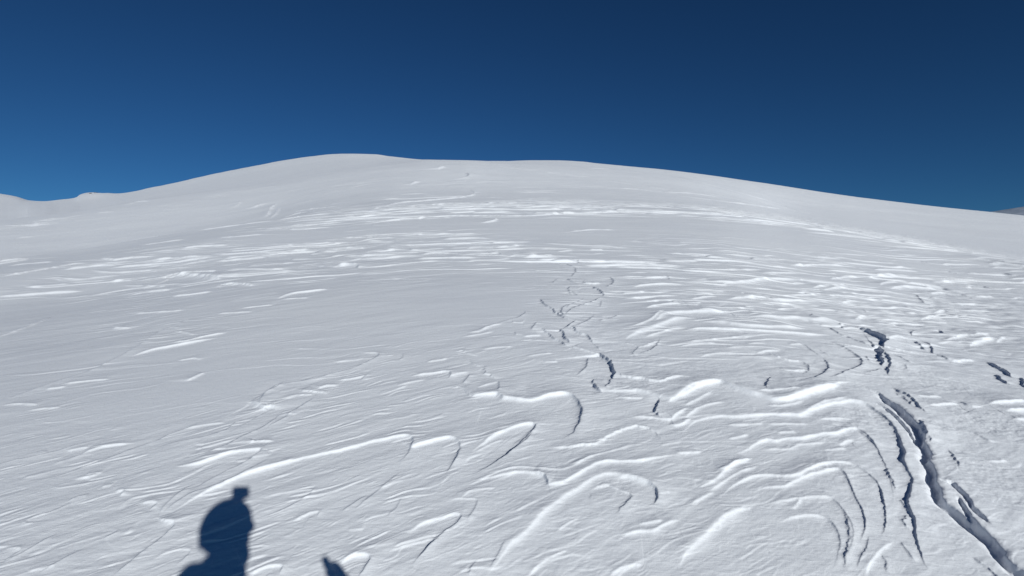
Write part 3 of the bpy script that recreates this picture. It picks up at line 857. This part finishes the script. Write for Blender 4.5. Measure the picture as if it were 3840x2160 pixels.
# loose crystals: a few tiny facets tilted at random, which glint where they face the sun
vo = N('ShaderNodeTexVoronoi'); vo.inputs['Scale'].default_value = 320
st.links.new(tc.outputs['Object'], vo.inputs[0])
sp = N('ShaderNodeSeparateColor'); st.links.new(vo.outputs['Color'], sp.inputs[0])
gt = N('ShaderNodeMath'); gt.operation = 'GREATER_THAN'; gt.inputs[1].default_value = .93; st.links.new(sp.outputs[2], gt.inputs[0])
vs = N('ShaderNodeVectorMath'); vs.operation = 'SUBTRACT'; vs.inputs[1].default_value = (.5, .5, .5); st.links.new(vo.outputs['Color'], vs.inputs[0])
vm = N('ShaderNodeVectorMath'); vm.operation = 'SCALE'; vm.inputs['Scale'].default_value = 2.4; st.links.new(vs.outputs[0], vm.inputs[0])
va = N('ShaderNodeVectorMath'); va.operation = 'ADD'; st.links.new(vm.outputs[0], va.inputs[0]); st.links.new(geo.outputs['Normal'], va.inputs[1])
vn = N('ShaderNodeVectorMath'); vn.operation = 'NORMALIZE'; st.links.new(va.outputs[0], vn.inputs[0])
st.links.new(vn.outputs[0], sb.inputs['Coat Normal']); st.links.new(gt.outputs[0], sb.inputs['Coat Weight'])
sb.inputs['Coat Roughness'].default_value = .16
# slight real variation of the snow: old crust a little greyer than fresh drift
cr = N('ShaderNodeValToRGB')
cr.color_ramp.elements[0].position = .3; cr.color_ramp.elements[0].color = (.84, .863, .913, 1)
cr.color_ramp.elements[1].position = .7; cr.color_ramp.elements[1].color = (.88, .90, .94, 1)
n4 = N('ShaderNodeTexNoise'); n4.inputs['Scale'].default_value = .35; n4.inputs['Detail'].default_value = 6
st.links.new(tc.outputs['Object'], n4.inputs[0]); st.links.new(n4.outputs['Fac'], cr.inputs[0]); st.links.new(cr.outputs[0], sb.inputs['Base Color'])

# ------------------------------------------------------------------ helpers
def tag(o, label=None, cat=None, group=None, kind=None):
    if label: o['label'] = label
    if cat: o['category'] = cat
    if group: o['group'] = group
    if kind: o['kind'] = kind
    return o

def mesh_obj(name, V, F, mat, parent=None, smooth=True):
    me = bpy.data.meshes.new(name)
    me.from_pydata([tuple(v) for v in V], [], F)
    if smooth: me.polygons.foreach_set('use_smooth', [True] * len(me.polygons))
    me.materials.append(mat)
    o = bpy.data.objects.new(name, me); COL.objects.link(o)
    if parent: o.parent = parent
    return o

# ------------------------------------------------------------------ the snow slope itself
def build_ground():
    V = np.empty((NT * NR + 1, 3), np.float32)
    V[:-1, 0] = GX.ravel(); V[:-1, 1] = GY.ravel(); V[:-1, 2] = Z.ravel()
    V[-1] = (0, 0, Z[:, 0].mean())
    i = np.arange(NT)[:, None]; j = np.arange(NR - 1)[None, :]
    a = i * NR + j; b = ((i + 1) % NT) * NR + j
    Q = np.stack([a, b, b + 1, a + 1], -1).reshape(-1, 4)[:, ::-1]
    ii = np.arange(NT)
    Tt = np.stack([np.full(NT, NT * NR), ((ii + 1) % NT) * NR, ii * NR], -1)
    loops = np.concatenate([Q.ravel(), Tt.ravel()]).astype(np.int32)
    starts = np.concatenate([np.arange(len(Q)) * 4, len(Q) * 4 + np.arange(len(Tt)) * 3]).astype(np.int32)
    me = bpy.data.meshes.new("snow_slope")
    me.vertices.add(len(V)); me.vertices.foreach_set('co', V.ravel())
    me.loops.add(len(loops)); me.loops.foreach_set('vertex_index', loops)
    me.polygons.add(len(starts)); me.polygons.foreach_set('loop_start', starts)
    me.polygons.foreach_set('use_smooth', np.ones(len(starts), bool))
    me.update(calc_edges=True)
    me.materials.append(snow)
    o = bpy.data.objects.new("snow_slope", me); COL.objects.link(o)
    return tag(o, kind='structure')
build_ground()

# ------------------------------------------------------------------ distant mountain beyond the right shoulder of the hill
def build_distant():
    m, t, b = new_mat("distant_rock_snow_haze_tint", (.3, .3, .32), .9)
    nn = t.nodes.new('ShaderNodeTexNoise'); nn.inputs['Scale'].default_value = .0035; nn.inputs['Detail'].default_value = 9; nn.inputs['Roughness'].default_value = .65
    mpn = t.nodes.new('ShaderNodeMapping'); mpn.inputs['Scale'].default_value = (1, 1, 2.5)
    c = t.nodes.new('ShaderNodeTexCoord'); r = t.nodes.new('ShaderNodeValToRGB')
    r.color_ramp.elements[0].position = .42; r.color_ramp.elements[0].color = (.27, .33, .43, 1)
    r.color_ramp.elements[1].position = .62; r.color_ramp.elements[1].color = (.40, .46, .56, 1)  # haze of distance painted into the rock and snow tones as pale blue
    t.links.new(c.outputs['Object'], mpn.inputs[0]); t.links.new(mpn.outputs[0], nn.inputs[0])
    t.links.new(nn.outputs['Fac'], r.inputs[0]); t.links.new(r.outputs[0], b.inputs['Base Color'])
    tab = [(2300, 600), (2440, 538), (2500, 529), (2576, 517), (2700, 500), (2850, 494), (3100, 520), (3400, 600)]
    V = []; F = []
    Xs = np.linspace(2300, 3400, 200); rs = np.linspace(10500, 17500, 70)
    for X in Xs:
        th = math.atan((X - CX) / FPX); T = (CY - float(curve(tab, X))) / math.hypot(FPX, X - CX)
        for r_ in rs:
            k = 1 - abs(r_ - 14000) / 3500
            x, y = r_ * math.sin(th), r_ * math.cos(th)
            z = -400 + (T * 14000 + 400) * (k ** .85)
            z += 60 * (1 - k) * float(fbm(np.array([x / 900]), np.array([y / 900]), 300, 4)[0])
            V.append((x, y, z))
    n = len(rs)
    for i in range(len(Xs) - 1):
        for j in range(n - 1):
            F.append((i * n + j, (i + 1) * n + j, (i + 1) * n + j + 1, i * n + j + 1))
    tag(mesh_obj("distant_mountain", V, F, m), kind='structure')
build_distant()

# ------------------------------------------------------------------ rocks showing through the snow on the far left ridge
rockm, rt, rb = new_mat("dark_rock", (.11, .10, .10), .9)
_n = rt.nodes.new('ShaderNodeTexNoise'); _n.inputs['Scale'].default_value = 2.5; _n.inputs['Detail'].default_value = 8
_r = rt.nodes.new('ShaderNodeValToRGB'); _r.color_ramp.elements[0].color = (.05, .048, .05, 1); _r.color_ramp.elements[1].color = (.15, .15, .155, 1)
rt.links.new(_n.outputs['Fac'], _r.inputs[0]); rt.links.new(_r.outputs[0], rb.inputs['Base Color'])
def rock(px, py, size, seed, label):
    rnd = random.Random(seed)
    bm = bmesh.new(); bmesh.ops.create_icosphere(bm, subdivisions=3, radius=1)
    ph = [rnd.uniform(0, 6) for _ in range(6)]
    for v in bm.verts:
        d = 1 + .22 * math.sin(3.1 * v.co.x + ph[0]) * math.cos(2.7 * v.co.y + ph[1]) + .12 * math.sin(7 * v.co.z + 5 * v.co.x + ph[2]) + rnd.uniform(-.05, .05)
        v.co = Vector((v.co.x * 1.5 * d, v.co.y * d, v.co.z * .65 * d)) * size
    me = bpy.data.meshes.new("rock"); bm.to_mesh(me); bm.free(); me.materials.append(rockm)
    o = bpy.data.objects.new("rock", me); COL.objects.link(o)
    # first visible point of the finished ridge at this bearing
    th = math.atan((px - CX) / FPX); T = (CY - py) / math.hypot(FPX, px - CX)
    i = int(np.argmin(np.abs(TH[:NA] - th))); el = (Z[i] - 2.0) / R
    ks = np.where((el >= T) & (R > 120))[0]
    k = ks[0] if len(ks) else int(np.argmax(np.where(R > 120, el, -9)))
    o.location = (GX[i, k], GY[i, k], Z[i, k] + size * .1)
    o.rotation_euler = (0, 0, rnd.uniform(0, 3))
    tag(o, label, "rock", "rocks showing on the far left ridge")
rock(229, 491.5, .7, 1, "largest dark rock poking out of the snow hump on the far left ridge")
rock(239, 491, .5, 2, "middle dark rock of the three on the far left ridge, right of the largest")
rock(245, 489.5, .4, 3, "small dark rock on the far left ridge, rightmost of the three")

# ------------------------------------------------------------------ the person wearing the camera (out of frame, casts the shadow)
def cloth(name, base, rough=.75, sc_=60, d=.002):
    m, t, b = new_mat(name, base, rough)
    n = t.nodes.new('ShaderNodeTexNoise'); n.inputs['Scale'].default_value = sc_
    bu = t.nodes.new('ShaderNodeBump'); bu.inputs['Distance'].default_value = d
    t.links.new(n.outputs['Fac'], bu.inputs['Height']); t.links.new(bu.outputs[0], b.inputs['Normal'])
    return m
M_jacket = cloth("jacket_fabric", (.03, .05, .09)); M_trouser = cloth("trouser_fabric", (.03, .03, .035))
M_glove = cloth("glove_leather", (.02, .02, .02), .6); M_boot = cloth("boot_shell", (.05, .05, .055), .4)
M_helmet = cloth("helmet_shell", (.03, .03, .035), .35, 20, .0005); M_skin = cloth("skin", (.52, .33, .25), .55, 90, .0006)
M_lens = cloth("goggle_lens", (.02, .03, .05), .12, 5, 0); M_plastic = cloth("black_plastic", (.02, .02, .02), .45, 150, .0003)
M_pole = cloth("pole_aluminium", (.45, .46, .48), .3, 10, 0); M_glass = cloth("camera_glass", (.01, .012, .02), .08, 5, 0)

def skin(name, pts, edges, mat, parent, sub=2, root=0):
    me = bpy.data.meshes.new(name)
    me.from_pydata([p[:3] for p in pts], edges, [])
    o = bpy.data.objects.new(name, me); COL.objects.link(o)
    o.modifiers.new('skin', 'SKIN').use_smooth_shade = True
    sv = me.skin_vertices[0].data if len(me.skin_vertices) else None
    if sv is None:
        bm = bmesh.new(); bm.from_mesh(me); bm.verts.layers.skin.verify(); bm.to_mesh(me); bm.free()
        sv = me.skin_vertices[0].data
    for k, p in enumerate(pts):
        rr_ = p[3]
        sv[k].radius = (rr_, p[4] if len(p) > 4 else rr_)
        sv[k].use_root = (k == root)
    s = o.modifiers.new('sub', 'SUBSURF'); s.levels = sub; s.render_levels = sub
    me.materials.append(mat)
    if parent: o.parent = parent
    return o
def chain(pts): return [(i, i + 1) for i in range(len(pts) - 1)]

def ball(name, c, rad, mat, parent, seg=40, cut=None, top=None, rot=(0, 0, 0)):
    bm = bmesh.new(); bmesh.ops.create_uvsphere(bm, u_segments=seg, v_segments=seg // 2, radius=1)
    if cut is not None:
        bmesh.ops.delete(bm, geom=[v for v in bm.verts if cut(v.co)], context='VERTS')
        ge = bm.faces[:]
        r_ = bmesh.ops.extrude_face_region(bm, geom=ge)
        for v in [g for g in r_['geom'] if isinstance(g, bmesh.types.BMVert)]: v.co *= .9
    for v in bm.verts: v.co = Vector((v.co.x * rad[0], v.co.y * rad[1], v.co.z * rad[2]))
    bmesh.ops.recalc_face_normals(bm, faces=bm.faces)
    me = bpy.data.meshes.new(name); bm.to_mesh(me); bm.free()
    me.polygons.foreach_set('use_smooth', [True] * len(me.polygons)); me.materials.append(mat)
    o = bpy.data.objects.new(name, me); COL.objects.link(o); o.location = c; o.rotation_euler = rot; o.parent = parent
    return o
def rbox(name, c, size, mat, parent, bev=.004, rot=(0, 0, 0)):
    bm = bmesh.new(); bmesh.ops.create_cube(bm, size=1)
    for v in bm.verts: v.co = Vector((v.co.x * size[0], v.co.y * size[1], v.co.z * size[2]))
    bmesh.ops.bevel(bm, geom=bm.edges[:], offset=bev, segments=3, affect='EDGES', profile=.5)
    me = bpy.data.meshes.new(name); bm.to_mesh(me); bm.free(); me.materials.append(mat)
    o = bpy.data.objects.new(name, me); COL.objects.link(o); o.location = c; o.rotation_euler = rot
    if parent: o.parent = parent
    return o
def cyl(name, p0, p1, r0, r1, mat, parent, seg=24):
    p0 = Vector(p0); p1 = Vector(p1); L_ = (p1 - p0).length
    bm = bmesh.new(); bmesh.ops.create_cone(bm, cap_ends=True, segments=seg, radius1=r0, radius2=r1, depth=L_)
    q = (p1 - p0).to_track_quat('Z', 'Y')
    for v in bm.verts: v.co = q @ v.co + (p0 + p1) / 2
    me = bpy.data.meshes.new(name); bm.to_mesh(me); bm.free(); me.materials.append(mat)
    o = bpy.data.objects.new(name, me); COL.objects.link(o)
    if parent: o.parent = parent
    return o

def build_person():
    P = bpy.data.objects.new("person", None); COL.objects.link(P)
    tag(P, "person in dark jacket with helmet and goggles, seen only as a shadow at lower left", "person")
    gl = ground_z(-.13, -.22); gr = ground_z(.10, -.20)
    HY = -.155; HZ = 1.875                       # head centre
    TX, TY = -.045, -.235                        # trunk
    hipz = 1.0
    sh_l = (TX - .20, TY, 1.575); sh_r = (TX + .19, TY + .01, 1.56)
    el_l = (TX - .30, TY + .02, 1.30); wr_l = (TX - .27, TY + .18, 1.10)
    el_r = (.335, TY + .10, 1.40); wr_r = (.405, -.01, 1.53)
    hand_r = (.428, .03, 1.585)
    # body: one continuous figure
    pts = [(TX, TY, hipz, .13, .10), (TX, TY, 1.18, .125, .095), (TX, TY, 1.40, .14, .105), (TX, TY, 1.54, .10, .08),
           (TX + .02, TY + .03, 1.66, .055), (-.005, HY - .01, 1.76, .058), (0, HY, 1.85, .078, .09), (0, HY, 1.93, .066, .075),
           (TX - .17, TY, 1.54, .055), el_l + (.04,), wr_l + (.028,),
           (TX + .17, TY, 1.54, .055), el_r + (.04,), wr_r + (.028,),
           (-.15, TY, .93, .085), (-.15, TY + .03, .52, .058), (-.145, TY, gl + .12, .04),
           (.08, TY, .93, .085), (.10, TY + .05, .53, .058), (.105, TY, gr + .12, .04)]
    ed = [(0, 1), (1, 2), (2, 3), (3, 4), (4, 5), (5, 6), (6, 7), (3, 8), (8, 9), (9, 10), (3, 11), (11, 12), (12, 13), (0, 14), (14, 15), (15, 16), (0, 17), (17, 18), (18, 19)]
    skin("body", pts, ed, M_skin, P)
    # nose and chin
    ball("nose", (0, HY + .098, 1.835), (.014, .018, .02), M_skin, P, 16)
    # jacket with tall collar
    jp = [(TX, TY, .86, .17, .13), (TX, TY, 1.05, .165, .125), (TX, TY, 1.28, .175, .13), (TX, TY, 1.46, .18, .13), (TX - .015, TY + .01, 1.61, .165, .12),
          (TX - .012, TY + .01, 1.69, .135, .12), (TX - .002, TY + .035, 1.755, .128, .11),
          (TX - .25, TY, 1.565, .09), el_l + (.066,), (wr_l[0], wr_l[1], wr_l[2] + .03, .045),
          (TX + .18, TY, 1.53, .085), el_r + (.064,), (wr_r[0] - .02, wr_r[1] - .03, wr_r[2] - .03, .043)]
    je = [(0, 1), (1, 2), (2, 3), (3, 4), (4, 5), (5, 6), (3, 7), (7, 8), (8, 9), (3, 10), (10, 11), (11, 12)]
    skin("jacket", jp, je, M_jacket, P)
    ball('hood', (.0, TY + .02, 1.70), (.112, .105, .098), M_jacket, P, 32)
    ball('neck_gaiter', (.008, -.115, 1.745), (.074, .078, .075), M_trouser, P, 28)
    tp = [(TX, TY, .90, .14, .11), (-.15, TY, .84, .105), (-.155, TY + .035, .52, .085), (-.15, TY, gl + .22, .085), (.085, TY, .84, .105), (.105, TY + .055, .53, .085), (.11, TY, gr + .22, .085)]
    skin("trousers", tp, [(0, 1), (1, 2), (2, 3), (0, 4), (4, 5), (5, 6)], M_trouser, P)
    for bx, g in ((-.15, gl), (.11, gr)):
        skin("boot", [(bx, TY - .03, g + .07, .058, .065), (bx, TY - .02, g + .30, .065, .07), (bx, TY + .10, g + .055, .052), (bx, TY + .20, g + .045, .042)],
             [(0, 1), (0, 2), (2, 3)], M_boot, P)
    # helmet: shell open over the face, with brim and ear pads
    h = ball("helmet", (-.012, HY, HZ + .015), (.118, .150, .122), M_helmet, P, 48,
             cut=lambda c: (c.z < -.42 + .25 * c.y) or (c.y > .35 and c.z < .02 and abs(c.x) < .75), rot=(math.radians(14), 0, 0))
    for sx in (-1, 1):
        e = ball("ear_pad", (-.012 + sx * .098, HY - .01, HZ - .042), (.020, .05, .045), M_plastic, P, 20)
    skin("chin_strap", [(-.10, HY, HZ - .09, .006), (-.05, HY + .05, HZ - .145, .006), (0, HY + .065, HZ - .155, .008), (.05, HY + .05, HZ - .145, .006), (.09, HY, HZ - .09, .006)],
         [(0, 1), (1, 2), (2, 3), (3, 4)], M_plastic, P, 1)
    g = ball("goggles", (0, HY + .062, HZ - .012), (.098, .072, .048), M_lens, P, 32)
    f = ball("goggle_frame", (0, HY + .055, HZ - .012), (.106, .066, .055), M_plastic, g, 32)
    f.location = (0, -.007, 0)
    # gloves: palm, four fingers and a thumb closed round what they hold
    def glove(c, ax, out_, holding=True):
        """c palm centre, ax direction of the shaft, out_ from shaft to palm"""
        ax = Vector(ax).normalized(); ot = Vector(out_).normalized(); sd = ax.cross(ot)
        c = Vector(c)
        S = c - ot * .036                                           # shaft centre
        pts = []; ed = []
        pts.append(tuple(c - ax * .075 + ot * .012) + (.036,)); pts.append(tuple(c) + (.054, .050)); ed.append((0, 1))
        for k in range(4):
            o_ = ax * (.036 - .024 * k) + c
            rr_ = .0125 - .001 * k; L_ = (.95, 1.05, 1.0, .85)[k]
            base = len(pts)
            for a_ in (20, 75, 135, 190):
                a = math.radians(a_ * L_)
                v = o_ - c + S + (ot * math.cos(a) + sd * math.sin(a)) * .031
                pts.append(tuple(v) + (rr_,))
            ed.append((1, base)); ed += [(base + i, base + i + 1) for i in range(3)]
        base = len(pts)
        for a_, up in ((-30, .0), (-80, .02), (-130, .034)):
            a = math.radians(a_)
            v = S + (ot * math.cos(a) + sd * math.sin(a)) * .032 + ax * up
            pts.append(tuple(v) + (.014,))
        ed.append((1, base)); ed += [(base, base + 1), (base + 1, base + 2)]
        return skin("glove", pts, ed, M_glove, P, 1, 1)
    top = Vector((.387, .0, 1.69)); tip = Vector((.62, .22, 0)); tip.z = ground_z(.62, .22) - .02
    ax = (top - tip).normalized()
    grip_c = top - ax * .075
    glove(tuple(grip_c + Vector((.046, .012, 0))), ax, (.99, .1, 0))
    top2 = Vector((TX - .285, TY + .245, 1.20)); tip2 = Vector((-.42, -.15, 0)); tip2.z = ground_z(-.42, -.15) - .02
    ax2 = (top2 - tip2).normalized(); gc2 = top2 - ax2 * .10
    glove(tuple(gc2 + Vector((-.0, -.036, 0))), ax2, (0, -1, 0))
    # ski poles
    def pole(top, tip, lab):
        a = (top - tip).normalized()
        r_ = bpy.data.objects.new("ski_pole", None); COL.objects.link(r_)
        tag(r_, lab, "ski pole", "the skier's two poles")
        cyl("shaft", tip + a * .05, top - a * .14, .006, .009, M_pole, r_)
        cyl("grip", top - a * .17, top - a * .012, .015, .009, M_plastic, r_)
        ball("grip_head", tuple(top - a * .008), (.018, .018, .019), M_plastic, r_, 20)
        cyl("basket", tip + a * .07, tip + a * .078, .05, .04, M_plastic, r_)
        cyl("tip", tip, tip + a * .05, .002, .006, M_pole, r_)
    pole(top, tip, "ski pole planted beside the person's right hand, its grip shadow right of the head shadow")
    pole(top2, tip2, "ski pole in the person's lowered left hand, below the frame")
    # action camera on the helmet
    C = bpy.data.objects.new("action_camera", None); COL.objects.link(C)
    tag(C, "small black box camera on top of the helmet, squarish shadow above the head shadow", "action camera")
    rbox("case", (0, -.0235, 2.012), (.086, .036, .058), M_plastic, C)
    cyl("lens", (.0, -.0060, 2.0), (.0, -.0035, 2.0), .011, .011, M_glass, C)
    rbox("mount", (0, -.030, 1.975), (.030, .03, .03), M_plastic, C, .003)
build_person()
